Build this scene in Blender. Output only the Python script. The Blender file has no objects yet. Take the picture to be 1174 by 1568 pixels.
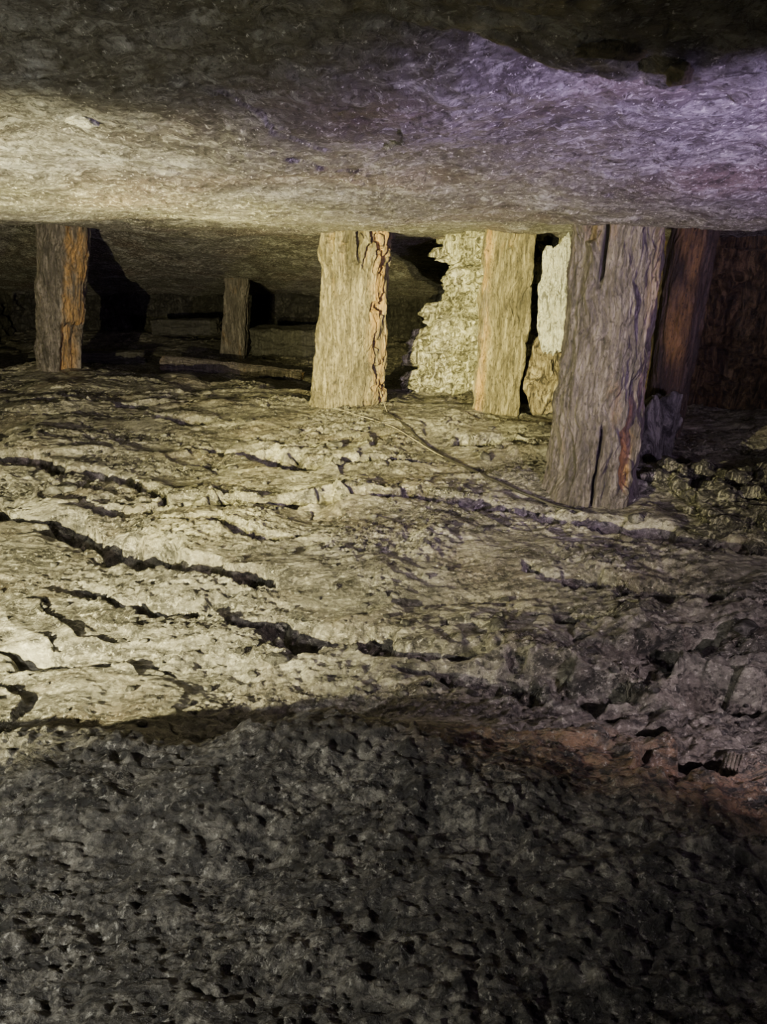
import bpy, math, random
import numpy as np
from mathutils import Vector, noise as mn

CZ = 1.12
sc = bpy.context.scene
COL = sc.collection

# ------------------------------------------------------------ noise helpers
def _h(ix, iy, seed):
    n = (ix.astype(np.int64)*374761393 + iy.astype(np.int64)*668265263 + seed*2147483647*3) & 0xffffffff
    n = ((n ^ (n >> 13)) * 1274126177) & 0xffffffff
    n = ((n ^ (n >> 16)) * 2246822519) & 0xffffffff
    n = n ^ (n >> 15)
    return (n & 0xffffff)/float(0xffffff)
def vn(x, y, seed=0):
    x = np.asarray(x, float); y = np.asarray(y, float)
    xi = np.floor(x); yi = np.floor(y)
    fx = x-xi; fy = y-yi
    g = []
    for dx in (0, 1):
        for dy in (0, 1):
            a = _h(xi+dx, yi+dy, seed)*2*math.pi
            g.append(np.cos(a)*(fx-dx)+np.sin(a)*(fy-dy))
    u = fx*fx*fx*(fx*(fx*6-15)+10); v = fy*fy*fy*(fy*(fy*6-15)+10)
    a = g[0]*(1-v)+g[1]*v
    b = g[2]*(1-v)+g[3]*v
    return (a*(1-u)+b*u)*1.5
def fbm(x, y, o=4, seed=0, gain=.5):
    r = 0; a = 1; t = 0
    for i in range(o):
        r = r+a*vn(x*2**i+17.3*i, y*2**i-9.1*i, seed+i); t += a; a *= gain
    return r
def ridge(x, y, o=3, seed=0):
    r = 0; a = 1
    for i in range(o):
        r = r+a*(1-np.abs(vn(x*2**i+5.3*i, y*2**i+3.7*i, seed+i))*2.2); a *= .5
    return r/1.75
def ss(a, b, x):
    t = np.clip((x-a)/(b-a), 0, 1)
    return t*t*(3-2*t)
def facet(x, y, seed, tilt=.5, off=.05):
    xi = np.floor(x); yi = np.floor(y)
    best = np.full(x.shape, 1e9); out = np.zeros(x.shape)
    for dx in (-1, 0, 1):
        for dy in (-1, 0, 1):
            cx = xi+dx; cy = yi+dy
            px = cx+_h(cx, cy, seed); py = cy+_h(cx, cy, seed+1)
            d = (x-px)**2+(y-py)**2
            gx = (_h(cx, cy, seed+2)-.5)*tilt; gy = (_h(cx, cy, seed+3)-.5)*tilt
            hh = gx*(x-px)+gy*(y-py)+(_h(cx, cy, seed+4)-.5)*off
            m = d < best
            best = np.where(m, d, best); out = np.where(m, hh, out)
    return out
def polydist(x, y, pts):
    best = np.full(x.shape, 1e9); par = np.zeros(x.shape); n = len(pts)-1
    for i in range(n):
        ax, ay = pts[i]; bx, by = pts[i+1]
        dx, dy = bx-ax, by-ay
        t = np.clip(((x-ax)*dx+(y-ay)*dy)/(dx*dx+dy*dy), 0, 1)
        d = np.hypot(x-ax-t*dx, y-ay-t*dy)
        m = d < best
        best = np.where(m, d, best); par = np.where(m, (i+t)/n, par)
    return best, par

def grid_mesh(name, P, mat, smooth=True, flip=False, close_u=False, attr=None, attr2=None):
    nv, nu = P.shape[:2]
    me = bpy.data.meshes.new(name)
    V = P.reshape(-1, 3)
    uu = nu if close_u else nu-1
    j, i = np.meshgrid(np.arange(nv-1), np.arange(uu), indexing='ij')
    i2 = (i+1) % nu
    q = np.stack([j*nu+i, j*nu+i2, (j+1)*nu+i2, (j+1)*nu+i], -1).reshape(-1, 4)
    if flip: q = q[:, ::-1]
    me.vertices.add(len(V)); me.vertices.foreach_set('co', V.astype(np.float32).ravel())
    me.loops.add(q.size); me.loops.foreach_set('vertex_index', q.astype(np.int32).ravel())
    me.polygons.add(len(q))
    me.polygons.foreach_set('loop_start', np.arange(0, q.size, 4, dtype=np.int32))
    me.polygons.foreach_set('use_smooth', np.full(len(q), smooth))
    me.update(calc_edges=True)
    for nm, at in (('bare', attr), ('rim_glow', attr2)):
        if at is not None:
            a = me.attributes.new(nm, 'FLOAT', 'POINT')
            a.data.foreach_set('value', at.astype(np.float32).ravel())
    me.materials.append(mat)
    ob = bpy.data.objects.new(name, me); COL.objects.link(ob)
    return ob

# ------------------------------------------------------------ materials
class NT:
    def __init__(s, name):
        s.m = bpy.data.materials.new(name); s.m.use_nodes = True
        s.t = s.m.node_tree; s.b = s.t.nodes['Principled BSDF']
        s.co = s.t.nodes.new('ShaderNodeTexCoord').outputs['Object']
    def l(s, a, b): s.t.links.new(a, b)
    def mapp(s, scale=(1, 1, 1), rot=(0, 0, 0), src=None):
        n = s.t.nodes.new('ShaderNodeMapping'); n.inputs['Scale'].default_value = scale
        n.inputs['Rotation'].default_value = rot; s.l(src or s.co, n.inputs[0]); return n.outputs[0]
    def noise(s, v, scale, det=6, rough=.6, dist=0):
        n = s.t.nodes.new('ShaderNodeTexNoise'); n.inputs['Scale'].default_value = scale
        n.inputs['Detail'].default_value = det; n.inputs['Roughness'].default_value = rough
        n.inputs['Distortion'].default_value = dist; s.l(v, n.inputs['Vector']); return n.outputs['Fac']
    def ramp(s, f, stops):
        n = s.t.nodes.new('ShaderNodeValToRGB'); e = n.color_ramp.elements
        while len(e) < len(stops): e.new(.5)
        for k, (p, c) in enumerate(stops):
            e[k].position = p
            e[k].color = (c, c, c, 1) if not isinstance(c, tuple) else (*c, 1)
        s.l(f, n.inputs[0]); return n.outputs[0]
    def mix(s, f, a, b, mode='MIX'):
        n = s.t.nodes.new('ShaderNodeMix'); n.data_type = 'RGBA'; n.blend_type = mode
        for sock, v in ((n.inputs[0], f), (n.inputs[6], a), (n.inputs[7], b)):
            if isinstance(v, (int, float)): sock.default_value = v
            elif isinstance(v, tuple): sock.default_value = (*v, 1)
            else: s.l(v, sock)
        return n.outputs[2]
    def math(s, op, a, b=0.0):
        n = s.t.nodes.new('ShaderNodeMath'); n.operation = op
        for sock, v in ((n.inputs[0], a), (n.inputs[1], b)):
            if isinstance(v, (int, float)): sock.default_value = v
            else: s.l(v, sock)
        return n.outputs[0]
    def attr(s, name='bare'):
        a = s.t.nodes.new('ShaderNodeAttribute'); a.attribute_name = name; return a.outputs['Fac']
    def bump(s, h, st, dist, prev=None):
        n = s.t.nodes.new('ShaderNodeBump'); n.inputs['Strength'].default_value = st
        n.inputs['Distance'].default_value = dist; s.l(h, n.inputs['Height'])
        if prev: s.l(prev, n.inputs['Normal'])
        return n.outputs[0]
    def fin(s, col, rough=.8, nrm=None, spec=.4):
        if isinstance(col, tuple): s.b.inputs['Base Color'].default_value = (*col, 1)
        else: s.l(col, s.b.inputs['Base Color'])
        if isinstance(rough, float): s.b.inputs['Roughness'].default_value = rough
        else: s.l(rough, s.b.inputs['Roughness'])
        s.b.inputs['Specular IOR Level'].default_value = spec
        if nrm: s.l(nrm, s.b.inputs['Normal'])
        return s.m

def m_floor():
    n = NT('floor_schist')
    f1 = n.noise(n.mapp((1.0, 2.2, 2.0), (0, 0, .2)), 2.2, 10, .68, 1.0)
    f5 = n.noise(n.mapp((1.0, 3.2, 2.0), (0, 0, .28)), 5.5, 11, .76, 1.6)
    f2 = n.noise(n.co, 75, 5, .8)
    f3 = n.noise(n.mapp((1, 1.9, 1), (0, 0, .2)), 20, 8, .78, .5)
    f4 = n.noise(n.co, 2.4, 5, .6)
    fm = n.ramp(n.noise(n.mapp((1, 1.5, 1)), 3.3, 5, .6), [(.42, .4), (.56, 1.0)])
    base = n.ramp(f1, [(.3, (.025, .025, .022)), (.43, (.095, .093, .083)), (.56, (.23, .223, .195)), (.72, (.56, .55, .47))])
    base = n.mix(n.ramp(f4, [(.5, 0.0), (.66, .5)]), base, (.17, .135, .10))
    base = n.mix(n.ramp(f5, [(.40, .98), (.48, 0.0)]), base, (.010, .010, .010))
    base = n.mix(n.ramp(f5, [(.54, 0.0), (.65, .7)]), base, (.60, .59, .51))
    soil_shade = n.ramp(f3, [(.36, (.02, .019, .017)), (.5, (.12, .115, .10)), (.64, (.42, .405, .35))])
    sb = n.ramp(n.noise(n.mapp((1, 1, 1)), 7, 4, .6), [(.35, .3), (.62, 1.0)])
    soil_shade = n.mix(1.0, soil_shade, sb, 'MULTIPLY')
    base = n.mix(n.attr(), base, soil_shade)  # mound soil, plus shade painted on the dropped far floor
    base = n.mix(n.math('MULTIPLY', n.attr('rim_glow'), n.ramp(f3, [(.42, 0.0), (.6, .85)])), base, (.36, .22, .12))  # grazing orange light on the crest, mixed into the base colour
    c = n.mix(n.math('MULTIPLY', fm, n.ramp(f3, [(.43, .97), (.50, 0.0)])), base, (.010, .010, .010))
    c = n.mix(n.ramp(f2, [(.57, 0.0), (.66, .75)]), c, (.7, .69, .62))
    c = n.mix(n.math('MULTIPLY', fm, n.ramp(f2, [(.40, .95), (.47, 0.0)])), c, (.01, .01, .01))
    b = n.bump(f5, .8, .03); b = n.bump(f3, .7, .018, b); b = n.bump(f2, .9, .008, b)
    return n.fin(c, n.ramp(f1, [(.4, .22), (.6, .48)]), b, .9)
def m_ceil():
    n = NT('ceiling_schist')
    f1 = n.noise(n.mapp((1, 1.0, 1), (0, 0, -.3)), 3.2, 10, .68, 1.5)
    f5 = n.noise(n.mapp((1, 1.3, 1), (0, 0, .5)), 11, 8, .7, 2.2)
    f2 = n.noise(n.mapp((1, .9, 1), (0, 0, .25)), 32, 8, .75, 1.5)
    f3 = n.noise(n.co, 1.6, 4, .55)
    f4 = n.noise(n.mapp((1, .45, 1)), 90, 4, .75)
    base = n.ramp(f1, [(.32, (.035, .032, .033)), (.45, (.10, .096, .098)), (.56, (.19, .188, .19)), (.7, (.44, .46, .50))])
    base = n.mix(n.ramp(f3, [(.5, 0.0), (.66, .6)]), base, (.12, .08, .065))
    base = n.mix(n.ramp(f3, [(.34, .6), (.46, 0.0)]), base, (.12, .12, .075))
    base = n.mix(n.ramp(f5, [(.54, 0.0), (.66, .7)]), base, (.46, .47, .47))
    base = n.mix(n.ramp(f5, [(.37, .85), (.47, 0.0)]), base, (.025, .022, .022))
    c = n.mix(n.ramp(f2, [(.55, 0.0), (.66, .6)]), base, (.6, .6, .59))
    c = n.mix(n.ramp(f2, [(.38, .75), (.46, 0.0)]), c, (.025, .022, .022))
    c = n.mix(n.ramp(f4, [(.62, 0.0), (.69, .9)]), c, (.85, .85, .85))
    c = n.mix(n.ramp(f4, [(.37, .7), (.44, 0.0)]), c, (.02, .02, .02))
    b = n.bump(f1, .6, .05); b = n.bump(f5, 1.0, .035, b); b = n.bump(f2, .9, .013, b); b = n.bump(f4, .6, .004, b)
    return n.fin(c, .25, b, 1.0)
def m_wood(name, dark, mid, light, orange):
    n = NT(name)
    g = n.noise(n.mapp((1, 1, .12)), 46, 9, .78, .8)
    g2 = n.noise(n.mapp((1, 1, .3)), 8, 6, .65)
    f = n.noise(n.mapp((1, 1, .45)), 90, 5, .78)
    c = n.ramp(g, [(.37, dark), (.49, mid), (.64, light)])
    oc = n.ramp(g, [(.35, tuple(v*.2 for v in orange)), (.52, orange), (.75, tuple(min(1, v*1.5) for v in orange))])
    c = n.mix(n.math('MULTIPLY', n.attr(), n.ramp(g2, [(.42, .1), (.56, .95)])), c, oc)
    c = n.mix(n.ramp(g2, [(.6, 0.0), (.72, .3)]), c, oc)
    c = n.mix(n.ramp(g2, [(.34, .75), (.46, 0.0)]), c, dark)
    c = n.mix(n.ramp(f, [(.37, .93), (.46, 0.0)]), c, tuple(v*.25 for v in dark))
    c = n.mix(n.ramp(f, [(.6, 0.0), (.7, .5)]), c, tuple(min(1, v*1.5) for v in light))
    b = n.bump(g, 1.0, .02); b = n.bump(f, .8, .006, b)
    return n.fin(c, .45, b, .6)
def m_wall(name, cols, vein, scale=5, rough=.5):
    n = NT(name)
    w = n.noise(n.mapp((1.0, 1.0, 1.6), (.3, .4, .5)), scale, 8, .65, 2.5)
    v = n.noise(n.mapp((3.2, 3.2, .8), (.25, .75, .1)), scale*.9, 9, .68, 3.2)
    f = n.noise(n.co, 60, 5, .78)
    c = n.ramp(w, [(.3, cols[0]), (.5, cols[1]), (.7, cols[2])])
    c = n.mix(n.ramp(v, [(.53, 0.0), (.6, .85)]), c, vein)
    c = n.mix(n.ramp(v, [(.42, .92), (.50, 0.0)]), c, tuple(x*.3 for x in cols[0]))
    c = n.mix(n.ramp(f, [(.37, .7), (.44, 0.0)]), c, tuple(x*.3 for x in cols[0]))
    b = n.bump(v, 1.0, .07); b = n.bump(f, .8, .008, b)
    return n.fin(c, rough, b, .5)

M_floor = m_floor(); M_ceil = m_ceil()
M_wood_p = m_wood('timber_grey_bark', (.014, .012, .012), (.065, .056, .056), (.19, .17, .175), (.34, .19, .06))
M_wood_y = m_wood('timber_pale', (.028, .024, .014), (.125, .108, .066), (.34, .305, .205), (.42, .25, .07))
M_wood_d = m_wood('timber_dark', (.01, .008, .006), (.04, .029, .02), (.12, .09, .06), (.38, .24, .07))
M_wood_far = m_wood('timber_far_shaded', (.006, .006, .006), (.02, .02, .019), (.05, .05, .047), (.04, .03, .02))  # darkened timber copy; the far void's shade is in the colour
M_wall = m_wall('wall_pale_schist', ((.13, .125, .08), (.40, .39, .28), (.70, .70, .54)), (.88, .88, .74))
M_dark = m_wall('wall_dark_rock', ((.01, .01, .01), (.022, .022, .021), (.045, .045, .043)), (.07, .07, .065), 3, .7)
M_grey = m_wall('stone_grey', ((.04, .04, .04), (.09, .09, .085), (.16, .16, .155)), (.22, .22, .2), 3, .7)
M_brown = m_wall('rock_brown', ((.07, .055, .035), (.2, .165, .11), (.34, .29, .2)), (.45, .4, .28), 5, .6)
M_rust = m_wall('wall_rusty_rock', ((.02, .015, .008), (.06, .041, .02), (.12, .082, .04)), (.18, .13, .065), 4)
M_white = m_wall('quartz_white', ((.5, .5, .46), (.75, .77, .73), (.9, .92, .9)), (.5, .47, .35), 9)
M_rub = m_wall('rubble_rock', ((.03, .03, .026), (.09, .09, .072), (.24, .24, .19)), (.5, .5, .38), 7)

# ------------------------------------------------------------ floor
CREV = [([(-1.3, 2.8), (-.74, 2.91), (.17, 3.04), (.576, 2.94), (1.04, 2.70), (1.38, 2.5), (2.2, 2.1), (3, 1.7)], .07, .15),
        ([(-1.9, 2.99), (-1.08, 2.57), (-.70, 2.34), (-.35, 2.19)], .065, .13),
        ([(-1.0, 3.77), (-.32, 3.52), (.26, 3.57)], .08, .13),
        ([(-.99, 2.15), (-.41, 1.94), (.02, 1.84), (.4, 1.78)], .05, .10),
        ([(-2.4, 3.7), (-1.7, 3.45), (-1.2, 3.25), (-.95, 3.0)], .06, .1),
        ([(.35, 3.9), (.8, 3.75)], .07, .1),
        ([(-1.5, 4.4), (-1.1, 4.25), (-.9, 4.3)], .06, .09),
        ([(-2.3, 5.0), (-1.7, 4.75), (-1.2, 4.8)], .06, .09),
        ([(.5, 2.35), (.8, 2.2), (1.1, 2.1)], .03, .07),
        ([(-.9, 2.75), (-.5, 2.6), (-.3, 2.62)], .03, .07),
        ([(.05, 1.72), (.3, 1.62), (.55, 1.56)], .05, .10), ([(.70, 1.74), (.95, 1.6), (1.2, 1.5)], .10, .18),
        ([(-1.1, 1.85), (-.8, 1.75)], .03, .06)]
def floor_h(x, y, fine=True, want=False):
    h = .06*fbm(x*.8, y*.8, 3, 3)*ss(1.2, 2, y)
    yc = np.interp(x, [-1.2, -.7, -.35, 0, .3, .65, 1.2], [1.08, 1.10, 1.06, 1.06, 1.0, .86, .72])
    yc = yc+.03*fbm(x*3, y*0+.5, 3, 8)
    top = .24+.03*fbm(x*2, y*2, 3, 11)
    far = np.interp(x, [-.35, .1], [.26, .6])
    mound = top*(1-ss(yc, yc+far, y))
    h = h+mound
    main = ss(yc, yc+.3, y)
    rim_glow = ss(-.05, .25, x)*ss(yc-.05, yc+.08, y)*(1-ss(yc+.15, yc+.32, y+.1*fbm(x*6, y*6, 3, 88)))  # painted orange light along the right mound crest, as a colour mask
    if fine:
        wx = x+.3*fbm(x*1.1, y*1.3, 3, 21)
        wy = y+.22*x*.6+.22*fbm(x*1.4, y*1.6, 4, 22)+.02*fbm(x*9, y*9, 3, 23)
        a = fbm(wx*1.3, wy*3.0, 5, 31, .55)
        h = h+main*.022*a
        t = wy*2.0+1.5*fbm(wx*.8, wy*1.2, 4, 41)
        saw = t-np.floor(t)
        stepm = ss(-.05, .3, fbm(wx*1.3, wy*1.5, 3, 42))
        h += main*stepm*.026*(saw-ss(.93, 1.0, saw))
        r = ridge(wx*.8, wy*2.6, 3, 51)
        cm = ss(-.05, .3, fbm(x*1.5, y*1.5, 2, 52))
        h -= main*.045*ss(.9, .97, r)*cm
        r2 = ridge(wx*2.2, wy*7, 3, 61)
        h -= main*.02*ss(.87, .98, r2)*ss(-.1, .3, fbm(x*2.2, y*3, 2, 62))
        jx = x+.05*fbm(x*5, y*6, 3, 201); jy = y+.06*fbm(x*3.5, y*7, 4, 202, .6)
        for k, (pts, wd, dp) in enumerate(CREV):
            d, p = polydist(jx, jy, pts)
            env = np.sin(np.clip(p, 0.02, .98)*math.pi)
            ww = wd*(.3+.9*env)*(1+.8*fbm(x*3+k, y*0+k, 3, 210+k))
            h += .010*env*np.exp(-((d-ww)/.10)**2)
            h -= (dp+.01)*(1-ss(ww*.35, ww*1.0+.012, d))
        rub = main*ss(.1, .6, x)*(1-ss(1.8, 2.3, y))
        h += rub*(.035*fbm(x*6, y*9, 4, 71, .62)-.09*ss(.12, .28, fbm(x*4, y*7, 3, 75))+.01)
        gm = .3+.7*ss(-.1, .25, fbm(x*1.7, y*2.2, 3, 87))
        h += (.009*gm*main+.005*(1-main))*fbm(x*22, y*30, 4, 81, .68)
        h += .003*np.abs(fbm(x*45, y*55, 3, 85))
        h += (1-main)*(.03*fbm(x*3.2, y*3.2, 3, 91)+.013*np.abs(fbm(x*26, y*22, 3, 92, .5))-.01)
    ye = np.interp(x, [-4, -2.6, -1.5, -.5, 0], [6.0, 6.15, 5.75, 5.25, 5.2])+.12*fbm(x*2.5, y*0, 3, 14)
    fd = ss(ye, ye+.5, y)*(1-ss(-.1, .3, x-.1*(y-5)))
    h -= .25*fd
    if want: return h, np.clip((1-main)+fd+.4*ss(.1, .5, x)*(1-ss(1.3, 1.6, y)), 0, 1), rim_glow  # soil on the mound; fd adds painted shade past the floor edge
    return h
NX, NY = 1100, 1250
u = np.linspace(-1, 1, NX)
ys = np.concatenate([np.linspace(-1.6, .35, 50)[:-1], .35*(10.6/.35)**np.linspace(0, 1, NY-49)])
U, Y = np.meshgrid(u, ys)
kx = 2.6
X = np.sinh(U*kx)/math.sinh(kx)*5.2-.3
Hh, soil_shade, rim_glow = floor_h(X, Y, want=True)
floor = grid_mesh('floor', np.stack([X, Y, Hh], -1), M_floor, attr=soil_shade, attr2=rim_glow)

# ------------------------------------------------------------ ceiling
def ceil_h(x, y, fine=True):
    z = np.interp(y, [-1.6, .3, 1.0, 1.35, 1.7, 2.0, 2.4, 2.75, 2.95, 3.3, 4.5, 5.3, 5.9, 7, 8, 9.5, 10.6],
                  [.5, .40, .275, .195, .14, .095, .045, .01, .0, .01, -.035, -.09, -.14, -.34, -.56, -.85, -1.0])
    z = z-.085*ss(-.1, .25, x)*(1-ss(1.10, 1.15, y+.03*fbm(x*3, x*0, 3, 141)-.04*(x-.3)))
    z = z+.17*ss(-1.6, -2.3, x)*ss(4.6, 5.5, y)*(1-ss(6, 7.5, y))
    z += np.interp(x, [-3, -1.6, -.5, .3, 1.6, 3], [.03, .025, 0, -.02, -.02, -.03])*ss(1.5, 2.5, y)
    z += .03*fbm(x*1.1, y*1.1, 3, 103)
    if fine:
        wy = y+.2*fbm(x*1.2, y*1.2, 3, 111)-.1*x
        z += .012*fbm(x*2, wy*2.2, 5, 112, .5)
        z += .010*facet(x*2.2+.4*fbm(x*5, y*5, 2, 119), wy*2.4, 113, 1.3, .5)
        z -= .005*fbm(x*14, y*14, 4, 114, .65)
    return z+CZ
NX, NY = 800, 850
u = np.linspace(-1, 1, NX)
ys = np.concatenate([np.linspace(-1.6, .5, 40)[:-1], .5*(10.6/.5)**np.linspace(0, 1, NY-39)])
U, Y = np.meshgrid(u, ys)
X = np.sinh(U*kx)/math.sinh(kx)*5.2-.3
ceiling = grid_mesh('ceiling', np.stack([X, Y, ceil_h(X, Y)], -1), M_ceil, flip=True)
def ch(x, y): return float(ceil_h(np.array([x]), np.array([y]))[0])

# ------------------------------------------------------------ walls
def wall(name, pts, z0, z1, mat, seed, amp=.08, fs=3.0, ns=300, nz=220, rough=1.0, lean=0):
    pts = np.array(pts, float)
    d = np.r_[0, np.cumsum(np.hypot(*np.diff(pts, axis=0).T))]
    s = np.linspace(0, d[-1], ns); z = np.linspace(z0, z1, nz)
    S, Z = np.meshgrid(s, z)
    px = np.interp(S, d, pts[:, 0]); py = np.interp(S, d, pts[:, 1])
    tx = np.gradient(px, axis=1); ty = np.gradient(py, axis=1); L = np.hypot(tx, ty)
    nx, ny = ty/L, -tx/L
    k = np.ones(15)/15
    for arr in (nx, ny):
        for r in range(nz): arr[r] = np.convolve(np.pad(arr[r], 7, mode='edge'), k, 'valid')
    D = amp*(facet((S+.2*fbm(S*3, Z*3, 2, seed+9))*fs, Z*fs*1.1, seed, 1.6, 1.0)+.5*facet(S*fs*2.3+Z, Z*fs*2.6, seed+20, 1.2, .6)+rough*.35*fbm(S*7, Z*7, 4, seed+5))
    return grid_mesh(name, np.stack([px+nx*D+lean*(Z-.5), py+ny*D, Z], -1), mat)
wall('wall_back', [(1.6, 9.6), (1.1, 7.0), (.62, 5.75), (.32, 5.3), (.42, 5.1), (.8, 4.75), (1.25, 4.65)], -.3, 1.35, M_wall, 5, .26, 3.4, 700, 280, 1.0, .18)
wall('wall_right', [(1.2, 4.7), (1.7, 4.75), (3.2, 4.3), (4.3, 3.0), (4.3, -1.4)], -.3, 1.6, M_rust, 35, .08, 2.0)
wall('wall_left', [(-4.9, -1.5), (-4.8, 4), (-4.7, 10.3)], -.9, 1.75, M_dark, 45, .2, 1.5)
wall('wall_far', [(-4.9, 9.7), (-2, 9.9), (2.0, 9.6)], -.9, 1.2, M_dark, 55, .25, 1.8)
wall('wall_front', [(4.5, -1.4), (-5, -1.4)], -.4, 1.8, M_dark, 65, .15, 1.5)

# ------------------------------------------------------------ timber props
def prop(name, base, top, rb, rt, mat, seed, sq=0.0, asp=1.0, crack=1.0, shape=None, nseg=280, nz=260):
    th = np.linspace(0, 2*math.pi, nseg, endpoint=False); t = np.linspace(0, 1, nz)
    T, H = np.meshgrid(th, t)
    base = np.array(base, float); top = np.array(top, float); Lh = np.linalg.norm(top-base)
    R = rb+(rt-rb)*H
    c, s = np.cos(T), np.sin(T)
    if sq > 0:
        p = 2+sq*8
        k = (np.abs(c)**p+np.abs(s)**p)**(-1/p)
    else: k = 1
    gx = np.cos(T)*3+seed*3.1; gy = np.sin(T)*3+H*Lh
    n = .09*fbm(gx*.35+H*Lh*.6, gy*.35, 3, seed)
    def gr(A):
        return fbm(A+.6*fbm(A*.3, H*Lh*3, 3, seed+2), H*Lh*2.6, 5, seed+3, .66)
    A = T/(2*math.pi)*14
    w = ss(12.5, 14, A); gro = gr(A)*(1-w)+gr(A-14)*w
    cr = ridge(A*.5+.35*fbm(A*.5, H*Lh*3, 4, seed+6), H*Lh*.8, 2, seed+4)
    endboost = ss(.65, 1, H)*.2+ss(.3, 0, H)*.08
    crk = ss(.88-endboost, .97-endboost, cr)*ss(-.15, .2, fbm(A*.3, H*Lh*1.1, 2, seed+7)+endboost)
    crk = crk*(ss(0, .6, A)*(1-ss(13.4, 14, A)))
    sc_ = min(1, rb/.15)
    rr = R*(1+n)+sc_*(.018*gro-.055*crk*crack)
    bare = .0*H
    if shape is not None:
        dr, bare = shape(T, H, A, Lh)
        rr = rr+dr
    rr = rr*k
    endn = .04*fbm(A*1.4, H*0, 3, seed+12)
    Hh = H*Lh; Hh = Hh+endn*(ss(.85, 1, H)-ss(.15, 0, H)*.4)
    ax = (top-base)/Lh
    if abs(ax[2]) < .5:
        e1 = np.cross([0, 0, 1.], ax); e1 /= np.linalg.norm(e1); e2 = np.cross(ax, e1)
    else:
        e1 = np.array([1., 0, 0]); e2 = np.array([0, 1., 0])
    P = base+Hh[..., None]*ax+(rr*c)[..., None]*e1+(rr*s*asp)[..., None]*e2
    def cap(row):
        m = row.mean(0); return np.stack([m+(row-m)*f for f in (.66, .33, .01)])
    P = np.concatenate([cap(P[0])[::-1], P, cap(P[-1])], 0)
    b = np.concatenate([np.ones((3, nseg))*.6, bare+crk*.3, np.ones((3, nseg))*.6], 0)
    return grid_mesh(name, P, mat, close_u=True, attr=np.clip(b, 0, 1))
def ang(T, a0): return np.abs((T-a0+math.pi) % (2*math.pi)-math.pi)

def sh_right(T, H, A, L):
    a = ang(T, -math.pi*.5+.55)+.10*fbm(A*1.5, H*9, 3, 5)
    wv = .22*np.sin(np.clip((H-.06)/.36, 0, 1)*math.pi)**.6
    g = 1-ss(wv*.7, wv+.03, a)
    g = g*ss(.04, .08, H)*(1-ss(.38, .44, H))
    split = (1-ss(.01, .06, ang(T, -math.pi*.5-.1+.25*(H-.3))+.03*fbm(A*2, H*12, 2, 6)))*(1-ss(.26, .36, H))
    split2 = (1-ss(.03, .07, ang(T, -math.pi*.5-.55+.03*np.sin(H*9))))*ss(.76, .83, H)
    split3 = (1-ss(.01, .05, ang(T, -math.pi*.5+.42+.15*H)+.03*fbm(A*2, H*10, 2, 16)))*ss(.1, .16, H)*(1-ss(.4, .5, H))
    ed = (1-ss(.2, .6, ang(T, -.5)))*ss(.2, .3, H)
    return -.028*g-.06*split-.07*split2-.06*split3+.02*(1-ss(0, .12, H)), np.clip(g*.9+ed*.4, 0, 1)
def sh_centre(T, H, A, L):
    ed = 1-ss(.15, .6, ang(T, -.55)+.2*fbm(A*2, H*6, 3, 6))
    bite = .05*ss(.1, .4, fbm(A*1.5, H*9, 3, 44))*ed
    rag = ss(.76, .95, H)*ss(-.08, .08, fbm(A*2.2, H*6, 4, 4))
    return .02*(1-ss(0, .5, H))*np.ones_like(T)-bite-.09*rag+.025*ss(.78, .9, H), np.clip(ed*.8+rag*.5, 0, 1)
def sh_left(T, H, A, L):
    a = ang(T, -.45)
    j = .07*fbm(A*2, H*14, 3, 9)
    g = (1-ss(.55, .75, a+j))
    low = 1-ss(.33, .36, H+.02*fbm(A*3, H*2, 2, 3))
    return -.07*g*low*1.0-.012*g, g*.8
prop('timber_prop', (.93, 3.18, -.06), (.93, 3.16, ch(.93, 3.16)+.02), .195, .17, M_wood_p, 1, 0, 1, 1.0, sh_right)
prop('timber_prop', (-.235, 4.66, -.06), (-.155, 4.6, ch(-.155, 4.6)+.02), .215, .175, M_wood_y, 2, .08, .7, 1.2, sh_centre)
prop('timber_prop', (-2.66, 6.05, -.06), (-2.40, 6.0, ch(-2.4, 6)+.02), .17, .19, M_wood_p, 3, 0, 1, 1.0, sh_left)
def sh_plank(T, H, A, L):
    return .02*fbm(A*.8, H*5, 3, 77), .8*(1-ss(.2, .6, ang(T, math.pi+.5)))
prop('timber_post', (.67, 4.38, -.05), (.71, 4.38, ch(.71, 4.38)+.01), .115, .135, M_wood_y, 7, .8, .55, .7, sh_plank)
prop('timber_prop', (1.58, 4.1, -.05), (1.61, 4.1, ch(1.61, 4.1)+.01), .10, .11, M_wood_d, 9, .1, 1, 1, lambda T, H, A, L: (0*T, .7*(1-ss(.2, .9, ang(T, -2)))*ss(.2, .5, H)))
prop('timber_prop', (-1.62, 8.0, -.32), (-1.50, 8.0, ch(-1.5, 8)+.02), .13, .12, M_wood_p, 12, .6, .7, .5)
prop('fallen_log', (-2.1, 7.1, -.14), (-.75, 6.75, -.20), .07, .05, M_wood_p, 13, 0, 1, .5, nseg=100)
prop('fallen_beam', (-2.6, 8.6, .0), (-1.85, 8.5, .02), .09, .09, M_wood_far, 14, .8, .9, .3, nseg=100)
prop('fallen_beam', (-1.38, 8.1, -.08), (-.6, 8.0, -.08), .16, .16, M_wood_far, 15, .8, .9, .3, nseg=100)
prop('fallen_beam', (-3.6, 7.6, -.2), (-2.5, 7.8, -.2), .07, .07, M_wood_far, 16, .5, .9, .3, nseg=100)
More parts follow.
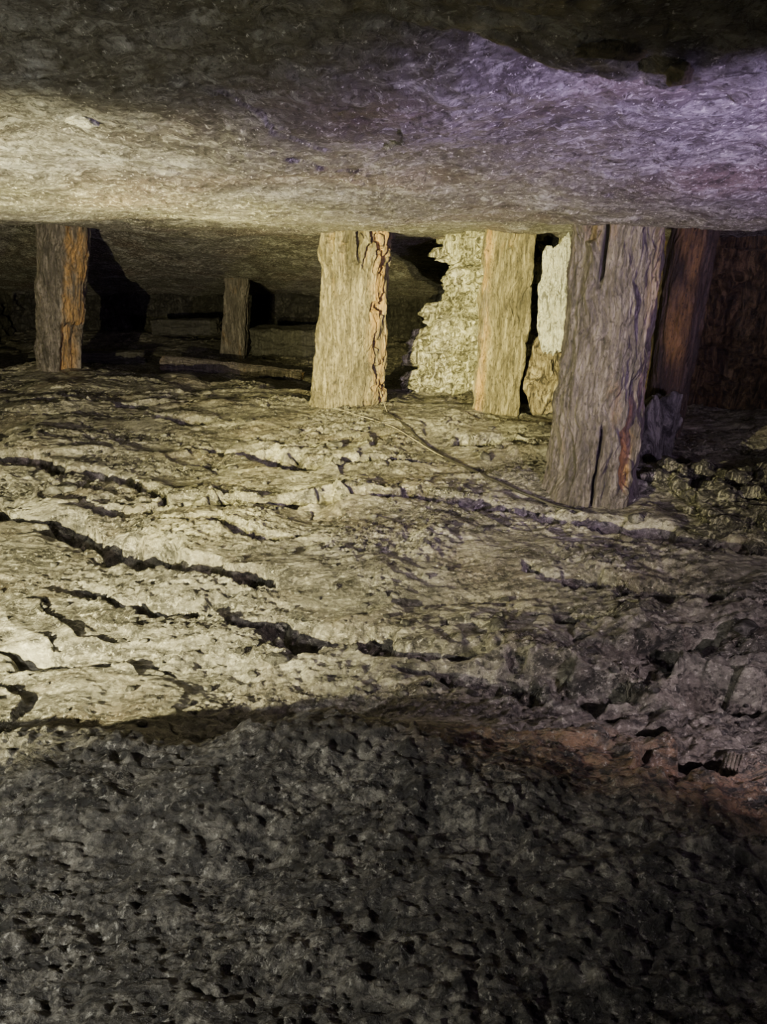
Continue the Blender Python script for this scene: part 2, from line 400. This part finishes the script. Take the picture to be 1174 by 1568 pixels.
# ------------------------------------------------------------ rocks
def rock_bm(bm, loc, size, seed, sub=6, rough=.25):
    import bmesh
    r = bmesh.ops.create_icosphere(bm, subdivisions=sub, radius=1)
    rnd = random.Random(seed)
    planes = [(Vector((rnd.gauss(0, 1), rnd.gauss(0, 1), rnd.gauss(0, 1))).normalized(), rnd.uniform(.55, .85)) for _ in range(14)]
    o = Vector((seed*3.3, seed*1.7, 0))
    for v in r['verts']:
        p = v.co.copy()
        for nn, dd in planes:
            k = p.dot(nn)
            if k > dd: p -= nn*(k-dd)*.9
        q = p*(1+rough*mn.fractal(p*1.6+o, .8, 2, 6))
        v.co = Vector((loc[0]+q.x*size[0], loc[1]+q.y*size[1], loc[2]+q.z*size[2]))
def rocks(name, items, mat, sub=6, rough=.25):
    import bmesh
    bm = bmesh.new()
    for it in items:
        rock_bm(bm, it[0], it[1], it[2], it[3] if len(it) > 3 else sub, rough)
    for f in bm.faces: f.smooth = True
    me = bpy.data.meshes.new(name); bm.to_mesh(me); bm.free(); me.materials.append(mat)
    ob = bpy.data.objects.new(name, me); COL.objects.link(ob); return ob
rocks('quartz_block', [((.945, 4.22, .72), (.11, .13, .31), 3)], M_white)
rocks('boulder', [((.96, 4.38, .22), (.12, .14, .34), 31)], M_brown)
rnd = random.Random(4)
items = [((1.45, 2.86, -.05), (.2, .2, .15), 5, 5), ((1.8, 3.05, -.03), (.26, .22, .19), 6, 5), ((1.64, 2.64, -.04), (.2, .16, .12), 18, 5),
         ((2.0, 2.95, -.03), (.24, .2, .2), 19, 5)]
for i in range(110):
    x = rnd.uniform(1.24, 2.3); y = rnd.uniform(2.5, 3.3); s = rnd.uniform(.015, .06)
    z = floor_h(np.array([x]), np.array([y]))[0]
    items.append(((x, y, z+.08*math.exp(-((x-1.6)**2+(y-3)**2)/.12)*rnd.random()+s*.4), (s*rnd.uniform(.8, 1.4), s*rnd.uniform(.8, 1.3), s*rnd.uniform(.5, .9)), 100+i, 3))
rocks('rock_rubble', items, M_rub, 5, .45)
rocks('stone_block', [((1.40, 3.72, .14), (.15, .14, .26), 9)], M_grey)
rocks('ceiling_pebble', [((-.56, 1.55, ch(-.56, 1.55)-.002), (.03, .03, .012), 21, 4)], M_white)
rocks('timber_splinter', [((.28, 1.03, ch(.28, 1.03)-.002), (.05, .025, .014), 22, 4)], M_wood_y)
rocks('timber_splinter', [((.36, 1.03, ch(.36, 1.03)-.003), (.02, .03, .014), 23, 4)], M_wood_y)
# loose grit on the floor
items = []
for i in range(420):
    y = rnd.uniform(1.45, 4.2); x = rnd.uniform(-.75*y, min(.6*y, 1.1)); s = rnd.uniform(.004, .012)*(1+.15*y)
    if rnd.random() < .06: s *= 2.2
    z = floor_h(np.array([x]), np.array([y]))[0]
    items.append(((x, y, z+s*.3), (s*1.3, s, s*.7), 300+i, 2))
rocks('loose_grit', items, M_grey, 2, .4)

# ------------------------------------------------------------ wires
def wire(name, pts, r, mat, lift=.008):
    cu = bpy.data.curves.new(name, 'CURVE'); cu.dimensions = '3D'; cu.bevel_depth = r; cu.bevel_resolution = 2
    sp = cu.splines.new('POLY'); N = 40*(len(pts)-1)
    P = np.array(pts, float); k = np.arange(len(pts)); tt = np.linspace(0, len(pts)-1, N)
    xs = np.interp(tt, k, P[:, 0]); yy = np.interp(tt, k, P[:, 1]); zz = np.interp(tt, k, P[:, 2])
    sm = np.ones(21)/21
    xs, yy = [np.convolve(np.pad(a, 10, mode='reflect', reflect_type='odd'), sm, 'valid') for a in (xs, yy)]
    hz = floor_h(xs, yy); hz = np.convolve(np.pad(hz, 10, mode='edge'), sm, 'valid')
    sp.points.add(N-1)
    for i in range(N): sp.points[i].co = (xs[i], yy[i], hz[i]+lift+zz[i], 1)
    cu.materials.append(mat)
    ob = bpy.data.objects.new(name, cu); COL.objects.link(ob)
w = NT('wire_steel'); M_wire = w.fin(w.ramp(w.noise(w.co, 30), [(.4, (.12, .11, .08)), (.7, (.32, .3, .22))]), .5)
w = NT('cable_black'); M_cab = w.fin(w.ramp(w.noise(w.co, 30), [(.4, (.008, .008, .008)), (.7, (.03, .028, .024))]), .6)
wire('steel_wire', [(-.05, 4.66, .14), (.02, 4.3, 0), (.15, 4.0, 0)], .003, M_wire)
wire('steel_wire', [(-.3, 4.45, 0), (.1, 4.0, 0), (.5, 3.3, 0)], .0025, M_wire)
wire('power_cable', [(.0, 4.35, 0), (.25, 3.75, 0), (.55, 3.2, 0), (.8, 2.95, 0), (1.05, 2.74, 0), (1.4, 2.5, 0), (2.0, 2.2, 0)], .007, M_cab)

# ------------------------------------------------------------ lamps
def spot(name, loc, tgt, W, col, ang_deg, blend, r=.03):
    l = bpy.data.lights.new(name, 'SPOT'); l.energy = W; l.color = col
    l.spot_size = math.radians(ang_deg); l.spot_blend = blend; l.shadow_soft_size = r
    o = bpy.data.objects.new(name, l); o.location = loc
    o.rotation_euler = (Vector(tgt)-Vector(loc)).to_track_quat('-Z', 'Y').to_euler()
    COL.objects.link(o); return o
spot('headlamp_warm', (-1.5, .45, CZ-.50), (-.75, 4.0, CZ-.68), 1700, (1, .885, .44), 97, .8, .008)
spot('fill_beam', (-1.3, .7, CZ-.3), (-.15, 4.2, CZ-.56), 3200, (1, .865, .30), 44, 1, .008)  # added narrow fill, lifts the back wall, centre prop and mid floor
spot('headlamp_violet', (1.1, .7, CZ-.3), (.62, 2.3, CZ+.25), 260, (.80, .56, 1.0), 98, .6, .01)
spot('fill_rose', (1.15, .6, CZ-.40), (.85, 2.2, CZ-.85), 72, (1.0, .78, .84), 100, .6, .008)  # added pinkish fill for the right side of the floor
spot('fill_dim', (-1.1, -.2, CZ-.05), (-.95, 1.0, CZ-.62), 150, (1, .96, .84), 118, 1, .012)  # added weak fill for the foreground mound and near ceiling

wd = bpy.data.worlds.new('World'); sc.world = wd; wd.use_nodes = True
wd.node_tree.nodes['Background'].inputs[0].default_value = (0, 0, 0, 1)
wd.node_tree.nodes['Background'].inputs[1].default_value = 0

# ------------------------------------------------------------ camera
cd = bpy.data.cameras.new('camera'); cam = bpy.data.objects.new('camera', cd); COL.objects.link(cam)
cd.sensor_fit = 'VERTICAL'; cd.sensor_height = 36; cd.lens = 1140/1576*36; cd.clip_start = .02
cam.location = (0, 0, CZ); cam.rotation_euler = (math.radians(90-21.45), 0, 0)
sc.camera = cam
